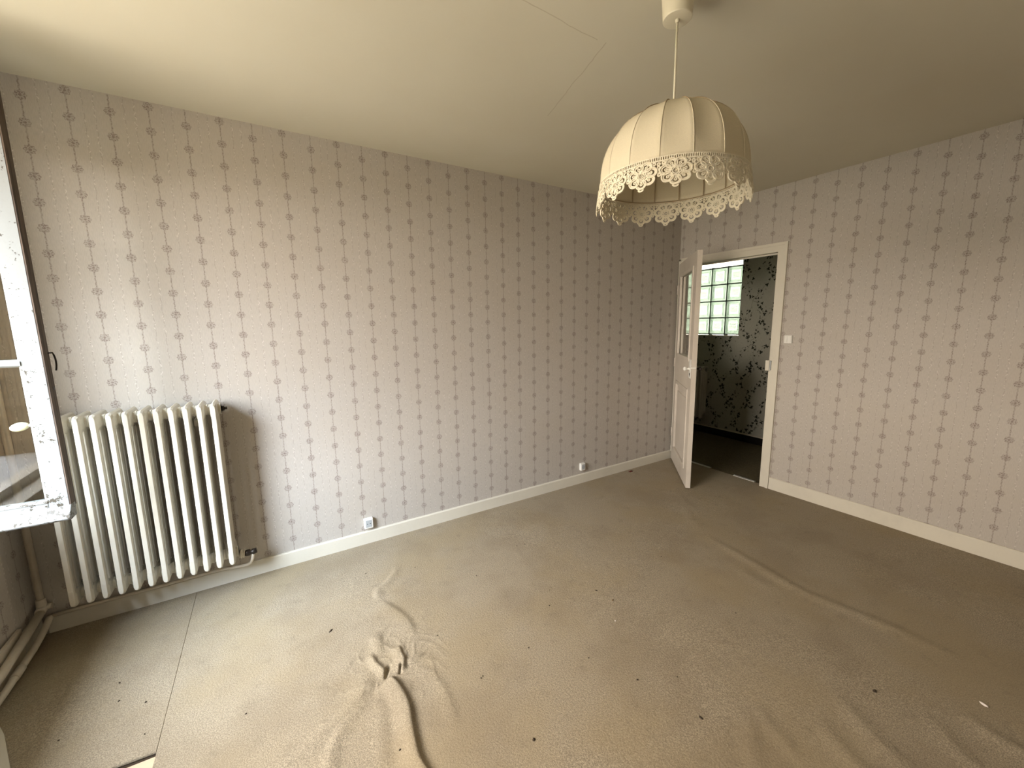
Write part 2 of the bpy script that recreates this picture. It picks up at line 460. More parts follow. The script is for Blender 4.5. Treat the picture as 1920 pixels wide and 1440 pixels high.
# ------------------------------------------------------------------ carpet
CX_SEAM = .593
def seg_d(Xg, Yg, pl):
    """distance to a polyline, signed side, and 0..1 position along it"""
    best = np.full(Xg.shape, 1e9); side = np.zeros(Xg.shape); along = np.zeros(Xg.shape)
    tot = sum(math.dist(a, b) for a, b in zip(pl, pl[1:])); acc = 0
    for a, b in zip(pl, pl[1:]):
        L = math.dist(a, b); ux, uy = (b[0]-a[0])/L, (b[1]-a[1])/L
        px, py = Xg-a[0], Yg-a[1]; t = np.clip(px*ux+py*uy, 0, L)
        dx, dy = px-t*ux, py-t*uy; d = np.sqrt(dx*dx+dy*dy); m_ = d < best
        best = np.where(m_, d, best); side = np.where(m_, np.sign(ux*py-uy*px), side); along = np.where(m_, (acc+t)/tot, along); acc += L
    return best, side, along
def catmull(pl, n=6):
    P = [pl[0]]+list(pl)+[pl[-1]]; out = []
    for i in range(1, len(P)-2):
        p0, p1, p2, p3 = [np.array(q, float) for q in P[i-1:i+3]]
        for k in range(n):
            t = k/n; out.append(tuple(.5*((2*p1)+(-p0+p2)*t+(2*p0-5*p1+4*p2-p3)*t*t+(-p0+3*p1-3*p2+p3)*t**3)))
    out.append(tuple(pl[-1])); return out
# polyline, height, width on the side left / right of its run, fade in / fade out
RIDGES = [
    ([(1.350, -1.135), (1.372, -1.23), (1.376, -1.311), (1.366, -1.372), (1.356, -1.443), (1.35, -1.518), (1.37, -1.62), (1.42, -1.80)], .024, .016, .045, .04, .25),
    ([(1.60, -.33), (1.57, -.427), (1.494, -.514), (1.446, -.541), (1.43, -.60), (1.43, -.65)], .008, .03, .018, .4, .2),
    ([(1.42, -.62), (1.47, -.735), (1.505, -.839), (1.508, -.936), (1.49, -1.0)], .009, .022, .06, .25, .3),
    ([(1.43, -.98), (1.425, -1.04), (1.425, -1.09), (1.40, -1.14)], .017, .012, .03, .25, .15),
    ([(1.31, -.96), (1.315, -1.03), (1.335, -1.09), (1.345, -1.13)], .014, .015, .016, .3, .2),
    ([(1.36, -.84), (1.355, -.92), (1.35, -1.0)], .009, .022, .03, .35, .3),
    ([(1.28, -1.19), (1.19, -1.225), (1.135, -1.275), (1.105, -1.33), (1.085, -1.40), (1.06, -1.55), (1.05, -1.7)], .008, .03, .024, .2, .35),
    ([(1.275, -1.02), (1.262, -1.10), (1.235, -1.16), (1.19, -1.185), (1.12, -1.228), (1.03, -1.265), (.93, -1.30)], .0065, .026, .03, .25, .35),
    ([(1.31, -1.17), (1.28, -1.30), (1.255, -1.42), (1.25, -1.55)], .0035, .03, .03, .3, .4),
    ([(1.43, -1.11), (1.50, -1.20), (1.522, -1.31), (1.512, -1.42), (1.49, -1.52)], .004, .02, .03, .25, .4),
    ([(1.43, -1.105), (1.475, -1.10), (1.53, -1.09)], .009, .016, .02, .2, .5),
    ([(1.30, -1.14), (1.235, -1.12), (1.18, -1.14)], .006, .02, .02, .2, .4),
    ([(3.47, -1.10), (3.466, -1.215), (3.424, -1.495), (3.376, -1.774), (3.408, -1.974), (3.437, -2.127), (3.44, -2.268), (3.45, -2.45)], .007, .022, .035, .25, .3),
    ([(3.30, -1.45), (3.27, -1.62), (3.29, -1.75)], .004, .03, .04, .4, .4),
    ([(2.50, -1.98), (2.38, -2.05), (2.306, -2.10), (2.25, -2.2)], .005, .02, .03, .3, .4),
    ([(2.50, -1.99), (2.44, -2.10), (2.42, -2.22)], .005, .03, .02, .2, .4),
    ([(2.66, -2.15), (2.611, -2.189), (2.567, -2.292), (2.55, -2.4)], .006, .02, .035, .3, .4),
    ([(2.85, -2.10), (2.801, -2.155), (2.73, -2.27), (2.698, -2.353), (2.68, -2.5)], .006, .025, .04, .3, .4),
    ([(3.14, -2.42), (3.085, -2.475), (3.08, -2.551), (3.06, -2.7)], .008, .02, .035, .3, .4),
    ([(3.0, -2.34), (2.953, -2.404), (2.895, -2.456), (2.86, -2.6)], .006, .02, .035, .3, .4),
    ([(3.80, -.75), (3.62, -.95), (3.48, -1.12)], .004, .03, .04, .3, .4),
    ([(3.95, -.55), (3.80, -.80), (3.70, -1.0)], .003, .03, .04, .3, .4),
]
RIDGES = [(catmull(p), *q) for p, *q in RIDGES]
TEAR = [(1.339, -1.131), (1.349, -1.105), (1.366, -1.078)]
TEAR2 = [(1.393, -1.140), (1.410, -1.10)]
def carpet_z(Xg, Yg):
    Z = np.zeros(Xg.shape)
    rng = np.random.RandomState(3)
    for k in range(26):                                # gentle unevenness of a loose carpet
        fx, fy = rng.uniform(-7, 7, 2); Z += .00045*np.sin(fx*Xg+fy*Yg+rng.uniform(0, 6))
    cxr, cyr = Xg-1.375, Yg+1.09; rr_ = np.sqrt(cxr**2+cyr**2); an = np.arctan2(cyr, cxr)   # small creases gathered round the tear
    wv = np.sin(5*an+2.2*np.sin(9*rr_*3+1)+.8*np.sin(31*Xg+17*Yg))
    Z += .0042*np.exp(-((rr_-.10)/.11)**2)*(1-np.abs(wv))**2.2
    wv = np.sin(11*an+1.7*np.sin(26*rr_)+np.sin(43*Xg-29*Yg))
    Z += .0022*np.exp(-((rr_-.16)/.13)**2)*(1-np.abs(wv))**2
    Z += .0012*np.sin(38*Xg+21*Yg+2*np.sin(13*Yg))*np.exp(-((Xg-1.2)**2+(Yg+1.25)**2)/.06)
    for pl, h, wl, wr, fi, fo in RIDGES:
        d, s, a = seg_d(Xg, Yg, pl); w = np.where(s > 0, wl, wr)
        fade = np.clip(a/fi, 0, 1)*np.clip((1-a)/fo, 0, 1); fade = fade*fade*(3-2*fade)
        Z = np.maximum(Z, Z*.6+h*fade*np.exp(-(d/w)**2))
    for pl, w in ((TEAR, .0058), (TEAR2, .0035)):
        d, s, a = seg_d(Xg, Yg, pl)
        Z -= .03*np.exp(-(d/w)**2)*np.clip(a/.1, 0, 1)**.5
    return np.maximum(Z, -.011)
def grid_mesh(name, xs, ys, zf, mat, keep=None):
    Xg, Yg = np.meshgrid(xs, ys); Zg = zf(Xg, Yg); ny, nx = Xg.shape
    co = np.stack([Xg, Yg, Zg], -1).reshape(-1, 3).astype(np.float32)
    i = np.arange(ny*nx).reshape(ny, nx)
    q = np.stack([i[:-1, :-1], i[:-1, 1:], i[1:, 1:], i[1:, :-1]], -1).reshape(-1, 4)
    me = bpy.data.meshes.new(name); me.vertices.add(len(co)); me.vertices.foreach_set('co', co.ravel())
    me.loops.add(q.size); me.loops.foreach_set('vertex_index', q.ravel().astype(np.int32))
    me.polygons.add(len(q)); me.polygons.foreach_set('loop_start', np.arange(0, q.size, 4, dtype=np.int32))
    me.polygons.foreach_set('use_smooth', np.ones(len(q), bool))
    me.update(calc_edges=True); me.validate(); me.materials.append(mat)
    o = bpy.data.objects.new(name, me); C.objects.link(o); return o
def lines(a, b, dense, step, fine):
    out = [a]; 
    while out[-1] < b-1e-6:
        x = out[-1]; out.append(min(b, x+(fine if dense[0] < x < dense[1] else step)))
    return np.array(out)
xs = np.concatenate([[CX_SEAM, CX_SEAM+.0006, CX_SEAM+.003], lines(CX_SEAM+.007, LX+.04, (.9, 1.62), .022, .0045)])
ys = lines(LY+.002, -.014, (-1.75, -.30), .022, .0055)
def main_z(Xg, Yg):
    Z = carpet_z(Xg, Yg)
    Z += .0022*np.exp(-((Xg-CX_SEAM)/.012)**2)*np.clip((Yg+1.02)/-.05, 0, 1)     # curled cut edge by the missing piece
    Z = np.where(Xg < CX_SEAM+.0003, -.009, Z)
    return np.where((Xg > LX-.0) & ((Yg > DY0+.02) | (Yg < DY1-.02)), -.004, Z)
o = grid_mesh('carpet', xs, ys, main_z, M['carpet'])
tag(o, 'worn beige fitted carpet, wrinkled and torn, covering most of the room', 'carpet')
def strip_z(Xg, Yg):
    Z = carpet_z(Xg, Yg)-.0002+.002*np.clip((Yg+1.0)/.03*-1+1, 0, 1)
    return np.where((Xg > CX_SEAM-.0006) | (Yg < -.9899), -.009, Z)
xs2 = np.concatenate([lines(.012, CX_SEAM-.006, (.4, .6), .025, .01), [CX_SEAM-.003, CX_SEAM-.0009, CX_SEAM-.0003]]); ys2 = np.concatenate([[-.990, -.9896, -.988], lines(-.984, -.014, (-1.1, -.9), .025, .01)])
o = grid_mesh('carpet_strip', xs2, ys2, strip_z, M['carpet'])
# the torn end runs slightly askew
for v in o.data.vertices:
    if v.co.y < -.80: v.co.y += (v.co.x-.5)*-.10*((-.80-v.co.y)/.19)
tag(o, 'narrow beige carpet strip along the window wall beneath the radiator', 'carpet')
bm = BM(); box(bm, .02, -2.2, -.0115, CX_SEAM-.0006, -1.010, -.004, 0, .001)
for v in bm.verts:
    if v.co.y > -1.1: v.co.y += (v.co.x-.5)*-.06
o = obj('underlay_board', bm, M['under'])
tag(o, 'smooth tan board showing at the gap in the carpet, bottom left', 'board')

# ------------------------------------------------------------------ radiators
def radiator(name, n, pitch, z0, z1, depth, gap):
    """sections stand along +x from the empty, against a wall at y = 0, front towards -y"""
    root = empty(name)
    yb, yf = -gap, -gap-depth
    def section():
        bm = BM(); hw = .0145
        ncol = 3; cd_ = .040
        cs = [yf+cd_*.5, (yf+yb)/2, yb-cd_*.5]
        for k, yc in enumerate(cs):
            f, b = yc-cd_*.5, yc+cd_*.5
            cw = .0102
            if k == 0: poly = [(-.0084, f), (.0084, f), (.0094, f+.0015), (.0094, f+.006), (cw+.0012, f+.009), (cw+.0012, f+.028), (.0080, b), (-.0080, b), (-cw-.0012, f+.028), (-cw-.0012, f+.009), (-.0094, f+.006), (-.0094, f+.0015)]
            else: poly = [(-.007, f), (.007, f), (cw, f+.012), (cw, b-.012), (.007, b), (-.007, b), (-cw, b-.012), (-cw, f+.012)]
            prism(bm, poly, z0+.035, z1-.035, 2)
        # foot and head: pointed castings joining the columns front to back
        for zc, s in ((z1, 1), (z0, -1)):
            prof = [(-.0114, zc-s*.078), (.0114, zc-s*.078), (hw, zc-s*.062), (hw, zc-s*.020), (.0095, zc-s*.006), (0, zc), (-.0095, zc-s*.006), (-hw, zc-s*.020), (-hw, zc-s*.062)]
            a, b = yf+.004, yb
            lo = [bm.verts.new((max(-.0086, min(.0086, x*.75)), yf-.0007, zc+(z-zc)*.93-s*.010)) for x, z in prof]
            m1 = [bm.verts.new((x, yf+.016, z)) for x, z in prof]; hi = [bm.verts.new((x, b, z)) for x, z in prof]
            k = len(prof)
            for A, B_ in ((lo, m1), (m1, hi)):
                for i in range(k): bm.faces.new((A[i], A[(i+1) % k], B_[(i+1) % k], B_[i]))
            bm.faces.new(lo[::-1]); bm.faces.new(hi)
            # nipple between neighbouring sections
            yc = (yf+yb)/2
            tube(bm, [(-pitch/2, yc, zc-s*.040), (pitch/2, yc, zc-s*.040)], .027, 14)
            tube(bm, [(pitch/2-.004, yc, zc-s*.040), (pitch/2+.0, yc, zc-s*.040)], .030, 14)
        bmesh.ops.recalc_face_normals(bm, faces=list(bm.faces))
        return bm
    first = obj('section', section(), M['enamel'], root)
    bev = first.modifiers.new('soft_edges', 'BEVEL'); bev.width = .0016; bev.segments = 2; bev.limit_method = 'ANGLE'; bev.angle_limit = .6
    for i in range(1, n):
        c = first.copy(); C.objects.link(c); c.parent = root; c.location.x = i*pitch
    for i in (2, n-3):                                   # wall brackets under the top nipples
        bm = BM(); box(bm, (i+.5)*pitch-.012, -.001, z1-.12, (i+.5)*pitch+.012, yb+.03-depth*.6, z1-.09)
        obj('bracket', bm, M['enamel'], root)
    return root
r = radiator('radiator', 12, .0543, .187, 1.067, .16, .042)
r.location = (.187, 0, 0)
tag(r, 'cream cast iron radiator of twelve columns on the long papered wall', 'radiator')
ycr = -.122; xr = 11*.0543
bm = BM(); tube(bm, [(xr+.027, ycr, 1.027), (xr+.040, ycr, 1.027)], .013, 12); tube(bm, [(xr+.040, ycr, 1.027), (xr+.052, ycr, 1.027)], .007, 10)
o = obj('bleed_plug', bm, M['dark_metal'], r); o['label'] = 'small black bleed plug'
bm = BM(); tube(bm, [(xr+.027, ycr, .210), (xr+.046, ycr, .207)], .021, 14); tube(bm, [(xr+.034, ycr, .209), (xr+.038, ycr, .209)], .026, 14)
tube(bm, [(xr+.046, ycr, .207), (xr+.052, ycr, .206)], .024, 6)
obj('union_nut', bm, M['enamel'], r)
bm = BM(); tube(bm, [(xr+.052, ycr, .206), (xr+.060, ycr, .205), (xr+.075, ycr, .204), (xr+.082, ycr, .204), (xr+.088, ycr, .204), (xr+.108, ycr, .207)], [.014, .017, .017, .011, .016, .014], 12)
o = obj('valve', bm, M['dark_metal'], r); o['label'] = 'blackened valve body'
def off(pts, dx): return [(p[0]-dx, p[1], p[2]) for p in pts]
path = arc((.873, ycr, .200), (.873, ycr, .125), (.82, -.085, .118), 8)+arc((.80, -.080, .117), (.74, -.055, .114), (.66, -.034, .105), 5)+[(.40, -.028, .098), (.20, -.027, .097), (.055, -.027, .094)]
bm = BM(); tube(bm, off(path, .187), .0085, 10)
obj('supply_pipe', bm, M['pipe'], r)

# heating pipes in the corner and along the window wall
root = empty('heating_pipe'); tag(root, 'painted heating pipe rising in the corner beside the radiator and turning along the window wall', 'pipe')
bm = BM(); tube(bm, [(.030, -.034, .155), (.028, -.032, H)], .0125, 12)
obj('riser', bm, M['pipe'], root)
bm = BM(); tube(bm, [(.030, -.034, .195), (.030, -.034, .165), (.030, -.034, .145)], [.0165, .018, .018], 12); tube(bm, [(.031, -.022, .148), (.031, -.062, .142)], .019, 12)
tube(bm, [(.030, -.030, .148), (.062, -.030, .148)], .013, 10)
obj('elbow', bm, M['pipe'], root)
bm = BM(); tube(bm, [(.031, -.050, .138), (.034, -.40, .100), (.034, -2.9, .098)], .0165, 12)
obj('run', bm, M['pipe'], root)
root = empty('return_pipe'); tag(root, 'thinner painted pipe close to the floor below the heating pipe', 'pipe')
bm = BM(); tube(bm, [(.047, -.030, .092)]+arc((.047, -.040, .088), (.045, -.10, .060), (.043, -.20, .045), 5)+[(.042, -.42, .034), (.042, -2.9, .030)], .013, 12)
tube(bm, [(.042, -.30, .040), (.042, -.36, .037)], .016, 12)
obj('run', bm, M['pipe'], root)
for k, y in enumerate((-1.0, -1.7)):
    bm = BM(); box(bm, -.040, y-.008, .044, .030, y+.008, .054); box(bm, .030, y-.008, .012, .056, y+.008, .016)
    obj('pipe_clip', bm, M['pipe'], root)
bm = BM(); prism(bm, [(0, NY0), (.012, NY0), (.012, NY1), (0, NY1)], .0, .150, 2)
struct('trim_1', bm, M['pipe'])

# ------------------------------------------------------------------ window
win = empty('window_1', (0, 0, 0)); win['kind'] = 'structure'
bm = BM()
xo, xi = -.105, -.045
box(bm, xo, WY0, WZ0, xi, WY0-.045, WZ1); box(bm, xo, WY1, WZ0, xi, WY1+.045, WZ1)
box(bm, xo, WY0-.045, WZ1-.05, xi, WY1+.045, WZ1); box(bm, xo, WY0-.045, WZ0-.05, xi, WY1+.045, WZ0+.03)
box(bm, xo, WY0-.04, WZ0, xi, -.512, WZ1)
obj('window_frame', bm, M['white'], win)

bm = BM(); box(bm, -.44, WY1, WZ0-.05, xo-.002, WY0, WZ0-.005); obj('sill', bm, M['stone'], win)
bm = BM(); box(bm, -.043, NY1+.002, .655, .050, NY0-.002, .680, 0, .004); obj('inner_sill', bm, M['white'], win)
bm = BM(); box(bm, -.42, WY1+.001, WZ0-.003, xo-.004, WY1+.022, WZ1-.002)
for k in range(13): box(bm, -.40+k*.021, WY1+.022, WZ0, -.386+k*.021, WY1+.026, WZ1-.002)
m = Mat('weathered_brown_wood', (.2, .14, .08), .8, .15); P = m.pos(); n = m.noise(m.scale(P, (14, 14, 60)), 1.0, 4)
m.color(m.mix(n.step(.35, .7), (.25, .185, .11), (.12, .085, .045)))
o = obj('folded_shutter', bm, m.mat, win); o['label'] = 'brown weathered shutter'
# inward-opened sash: outer face at y = YS towards the camera, free edge at x = XE
XE, YS, TH = .333, -.500, .056
ZB, ZT = .752, 2.265
GX1, GX0 = .268, .010
GZ = [(.800, 1.3095), (1.3365, 1.822), (1.849, 2.205)]
sash = empty('sash', (0, 0, 0)); sash.parent = win
bm = BM()
def stile(bm, xa, xb):
    # stepped stile: flat outer strip, raised inner strip, putty bevel down to the glass
    s = 1 if xb > xa else -1
    xm = xb-s*.036
    box(bm, xm, YS, ZB, xb, YS+TH-.012, ZT, 0)
    box(bm, xa, YS+.0012, ZB, xm+s*.002, YS+.034, ZT, 0)
    prism(bm, [(xa, YS+.0012), (xa-s*.009, YS+.012), (xa-s*.009, YS+.030), (xa, YS+.030)][::s], ZB+.04, ZT-.04, 2, 0)
stile(bm, GX1+.009, XE)
obj('stile', bm, M['sash'], sash)
bm = BM(); stile(bm, GX0-.009, -.050); obj('stile', bm, M['sash'], sash)
bm = BM(); box(bm, XE-.0005, YS+.001, ZB, XE+.0045, YS+.030, ZT); box(bm, XE-.030, YS+.028, ZB, XE+.0005, YS+.060, ZT)
o = obj('free_edge', bm, M['sash_edge'], sash); o['label'] = 'dark unpainted free edge'
bm = BM(); box(bm, GX0-.009, YS-.001, GZ[2][1], GX1+.009, YS+.034, ZT); obj('rail', bm, M['sash'], sash)
bm = BM(); box(bm, GX0-.009, YS, ZB, GX1+.009, YS+.034, GZ[0][0]-.008)
prism(bm, [(YS-.004, GZ[0][0]-.008), (YS+.012, GZ[0][0]), (YS+.030, GZ[0][0]), (YS+.03, GZ[0][0]-.008)], GX0-.009, GX1+.009, 0)
obj('rail', bm, M['sash'], sash)
for k in (0, 1):
    bm = BM(); za, zb = GZ[k][1], GZ[k+1][0]
    prism(bm, [(YS-.002, za+.006), (YS+.012, za), (YS+.03, za), (YS+.03, zb), (YS+.012, zb), (YS-.002, zb-.006)], GX0-.009, GX1+.009, 0)
    obj('glazing_bar', bm, M['sash'], sash)
for za, zb in GZ:
    bm = BM(); box(bm, GX0-.003, YS+.014, za-.003, GX1+.003, YS+.018, zb+.003); obj('pane', bm, M['glass'], sash)
bm = BM()                                             # weather bar along the foot of the sash
prism(bm, [(YS+.036, .716), (YS-.022, .716), (YS-.030, .724), (YS-.026, .738), (YS-.004, .770), (YS+.036, .770)], -.050, XE+.006, 0)
o = obj('weather_bar', bm, M['sash'], sash)
b = o.modifiers.new('soft', 'BEVEL'); b.width = .003; b.segments = 2; b.limit_method = 'ANGLE'
bm = BM(); yk = YS+TH+.035
tube(bm, [(.305, YS+TH-.015, 1.085), (.305, YS+TH+.012, 1.085)], .012, 10)
tube(bm, arc((.305, YS+TH+.010, 1.085), (.285, yk+.004, 1.088), (.235, yk, 1.080), 6), [.008, .008, .007, .006, .006, .006, .006], 10)
tube(bm, [(.318, YS+TH-.013, 1.118), (.318, YS+TH+.014, 1.118)], .006, 8)
obj('handle_arm', bm, M['plastic'], sash)
t = BM(); bmesh.ops.create_uvsphere(t, u_segments=28, v_segments=16, radius=1)
for v in t.verts:
    fl_ = 1+.05*math.cos(math.atan2(v.co.z, v.co.y)*14)*(1-v.co.x**2)
    v.co = Vector((v.co.x*.027, v.co.y*.015*fl_, v.co.z*.0165*fl_))
bm = BM(); join(bm, t, 0, Matrix.Translation((.212, yk, 1.078)) @ Matrix.Rotation(-.18, 4, 'Y'))
o = obj('knob', bm, M['porcelain'], sash, smooth=True); o['label'] = 'oval ribbed porcelain knob'
bm = BM(); tube(bm, [(XE-.006, YS+TH-.002, 1.355)]+arc((XE+.012, YS+TH-.002, 1.356), (XE+.022, YS+TH-.003, 1.325), (XE+.014, YS+TH-.004, 1.288), 8), .0028, 8)
tube(bm, [(XE-.002, YS+.040, 1.222), (XE+.004, YS+.040, 1.222)], .006, 8)
o = obj('latch_hook', bm, M['dark_metal'], sash); o['label'] = 'black curved latch hook'
for z in (.95, 1.55, 2.12):
    bm = BM(); tube(bm, [(-.054, YS+.004, z-.05), (-.054, YS+.004, z+.05)], .007, 8); obj('hinge', bm, M['dark_metal'], sash)

# ------------------------------------------------------------------ pendant lamp
LC = Vector((2.2817, -1.689)); RZ, RR = 1.909, .2376
lamp = empty('pendant_lamp', (LC.x, LC.y, RZ)); tag(lamp, 'domed cream fabric pendant lamp with a lace fringe hanging from the ceiling', 'lamp')
zc = H-RZ
bm = BM(); lathe(bm, [(.0, zc), (.051, zc), (.0515, zc-.012), (.0500, zc-.020), (.0452, zc-.080), (.0450, zc-.0835), (.0440, zc-.0845), (.0430, zc-.0848), (.012, zc-.0848), (.0, zc-.0848)], seg=36)
obj('ceiling_cup', bm, M['lamp_plastic'], lamp)
HD = .236
bm = BM(); lathe(bm, [(0, zc-.082), (.0075, zc-.082), (.006, zc-.092), (.0, zc-.093)], seg=14)
tube(bm, [(0, 0, zc-.088), (0, 0, HD-.055)], .0036, 8); obj('cord', bm, M['lamp_plastic'], lamp)
bm = BM(); lathe(bm, [(0, HD-.055), (.012, HD-.055), (.019, HD-.075), (.019, HD-.13), (.021, HD-.135), (.021, HD-.15), (0, HD-.15)], seg=20); obj('lamp_holder', bm, M['lamp_plastic'], lamp)
NR, PH = 16, math.radians(7.2)
def prof_r(z):                                        # radius of the dome at height z above the rim
    t = min(1, max(0, z/HD)); return RR*max(.0, (1-t**2.5))**(1/2.3)
ZL = [HD*(1-(1-k/18)**1.6) for k in range(19)]; ZL = [z for z in ZL if prof_r(z) > .055]
ztop = HD*(1-(.055/RR)**2.3)**(1/2.5); ZL.append(ztop)
def shade_r(z, th):
    ph = ((th-PH) % (2*PI/NR))-PI/NR
    chord = math.cos(PI/NR)/math.cos(ph)
    sag = .012*(math.sin(min(1, z/HD)*PI)**.7)*(1-(ph/(PI/NR))**2)
    k = .55+.45*min(1, z/HD*3)
    return prof_r(z)*(1+(chord-1)*k)-sag*k*.5
NS = NR*8; bm = BM(); rings = []
for z in ZL:
    rings.append([bm.verts.new((shade_r(z, 2*PI*k/NS+PH)*math.cos(2*PI*k/NS+PH), shade_r(z, 2*PI*k/NS+PH)*math.sin(2*PI*k/NS+PH), z)) for k in range(NS)])
for A, B_ in zip(rings, rings[1:]):
    for k in range(NS): bm.faces.new((A[k], A[(k+1) % NS], B_[(k+1) % NS], B_[k])).smooth = True
shade = obj('lamp_shade', bm, M['linen'], lamp)
sm = shade.modifiers.new('cloth', 'SOLIDIFY'); sm.thickness = .0012
for i in range(NR):
    th = PH+2*PI*i/NR; bm = BM()
    tube(bm, [((prof_r(z)+.0002)*math.cos(th), (prof_r(z)+.0002)*math.sin(th), z) for z in ZL], .0011, 6); obj('seam', bm, M['seam'], shade)
    bm = BM(); tube(bm, [((prof_r(z)-.006)*math.cos(th), (prof_r(z)-.006)*math.sin(th), z+.004) for z in ZL], .0018, 6); obj('wire_rib', bm, M['wire'], shade)
bm = BM(); tube(bm, [((RR-.004)*math.cos(a), (RR-.004)*math.sin(a), .004) for a in [2*PI*k/64 for k in range(65)]], .0020, 6)
tube(bm, [(.056*math.cos(a), .056*math.sin(a), ztop-.002) for a in [2*PI*k/32 for k in range(33)]], .0025, 6)
for a in (0, PI/3*2, PI/3*4): tube(bm, [(.056*math.cos(a), .056*math.sin(a), ztop-.002), (.010*math.cos(a), .010*math.sin(a), HD-.060)], .002, 6)
obj('ring_frame', bm, M['wire'], shade)
# lace: rosettes of crocheted rings wrapped round the rim
bm = BM(); RL = RR+.0025
def wrap(s, t, up=0.0):
    flare = RL+.010*(max(t, 0)/.08)+up; a = PH+s/RR
    return Vector((flare*math.cos(a), flare*math.sin(a), -t))
def annulus(s0, t0, ri, ro, seg=14, sx=1.0, a0=0, a1=2*PI, up=0.0):
    closed = abs(a1-a0-2*PI) < 1e-6; n = seg if closed else seg+1
    A, B_ = [], []
    for k in range(n):
        a = a0+(a1-a0)*k/seg
        A.append(bm.verts.new(wrap(s0+ri*sx*math.cos(a), t0+ri*math.sin(a), up))); B_.append(bm.verts.new(wrap(s0+ro*sx*math.cos(a), t0+ro*math.sin(a), up)))
    for k in range(n if closed else n-1):
        j = (k+1) % n; bm.faces.new((A[k], A[j], B_[j], B_[k]))
circ = 2*PI*RR; NM = 16; PM = circ/NM
nb = 240
for tt0, tt1 in ((-.010, -.007), (.001, .005)):
    for k in range(nb):
        s0, s1 = circ*k/nb, circ*(k+1)/nb
        bm.faces.new([bm.verts.new(wrap(a, b)) for a, b in ((s0, tt0), (s1, tt0), (s1, tt1), (s0, tt1))])
for k in range(nb):
    s0 = circ*(k+.25)/nb; s1 = s0+circ*.5/nb
    bm.faces.new([bm.verts.new(wrap(a, b)) for a, b in ((s0, -.008), (s1, -.008), (s1, .002), (s0, .002))])
for i in range(NM):
    s = PM*(i+.5); tc = .037
    annulus(s, tc, .0056, .0100, 16); annulus(s, tc, .0074, .0100, 16, up=.0022); annulus(s, tc, .0015, .0040, 8)
    for k in range(7):
        a = PI/2+2*PI*k/7; rr = .0250; ro = .0158 if k else .0150
        annulus(s+rr*1.12*math.cos(a), tc+rr*math.sin(a), .0078, ro, 18, 1.12)
        annulus(s+rr*1.12*math.cos(a), tc+rr*math.sin(a), ro-.0036, ro-.0002, 18, 1.12, up=.0020)
        annulus(s+(rr-.001)*1.12*math.cos(a), tc+(rr-.001)*math.sin(a), .0014, .0046, 10)
        annulus(s+(rr-.0065)*1.12*math.cos(a), tc+(rr-.0065)*math.sin(a), .0006, .0030, 8)
        a2 = a+PI/7; annulus(s+.0155*1.1*math.cos(a2), tc+.0155*math.sin(a2), .0018, .0050, 8)
    annulus(s, tc+.040, .0022, .0062, 10, 1.5)
    for ds_, t_ in ((-.5, .012), (-.5, .022), (-.5, .034), (-.36, .010), (.36, .010), (-.47, .043)):
        annulus(s+PM*ds_, t_, .0018, .0058, 10)
    for ds_ in (-.18, 0, .18): annulus(s+PM*ds_, .0075, .0018, .0048, 8)
    for sg in (-1, 1): annulus(s+sg*.026, tc+.026, .0015, .0048, 8)
lace = obj('lace_fringe', bm, M['lace'], lamp)
sm = lace.modifiers.new('thread', 'SOLIDIFY'); sm.thickness = .0022; sm.offset = 0
lace['label'] = 'scalloped crocheted lace edging'

# ------------------------------------------------------------------ door and its frame
bm = BM(); XF = LX-.012
def casing(bm, x0, x1):
    box(bm, x0, -.004, 0, x1, DY0, DZ+.072); box(bm, x0, DY1, 0, x1, DY1-.072, DZ+.072); box(bm, x0, DY1, DZ, x1, DY0, DZ+.072)
casing(bm, XF, LX+.002)
box(bm, XF-.006, -.004, 0, XF, -.024, DZ+.066); box(bm, XF-.006, DY1-.050, 0, XF, DY1-.072, DZ+.072); box(bm, XF-.006, -.004, DZ+.050, XF, DY1-.050, DZ+.072)
# jamb linings through the wall with a stop bead
box(bm, LX, DY0+.032, 0, LX+WT+.012, DY0, DZ); box(bm, LX, DY1, 0, LX+WT+.012, DY1-.032, DZ); box(bm, LX, DY1-.03, DZ, LX+WT+.012, DY0+.03, DZ+.032)
box(bm, LX+.045, DY0, 0, LX+WT+.01, DY0-.012, DZ); box(bm, LX+.045, DY1, 0, LX+WT+.01, DY1+.012, DZ); box(bm, LX+.045, DY1+.012, DZ-.012, LX+WT+.01, DY0-.012, DZ)
box(bm, XF-.010, -.004, 0, LX, -.024, .135); box(bm, XF-.004, -.030, 0, LX, DY0, .135)
fr = struct('trim_2', bm, M['white'])
bm = BM(); box(bm, XF-.020, DY1-.012, 1.020, XF-.0005, DY1+.020, 1.108, 0, .003); o = obj('strike_box', bm, M['white'], fr)
bm = BM(); box(bm, XF-.012, DY1-.020, 1.024, XF-.0005, DY1-.0125, 1.104); obj('strike_slot', bm, M['grey_plastic'], fr)

HG = Vector((LX-.016, DY0-.006)); FE = Vector((4.055, -.639)); DV = FE-HG; DW = DV.length
door = empty('door_1', (HG.x, HG.y, 0), math.atan2(DV.y, DV.x)); door['kind'] = 'structure'
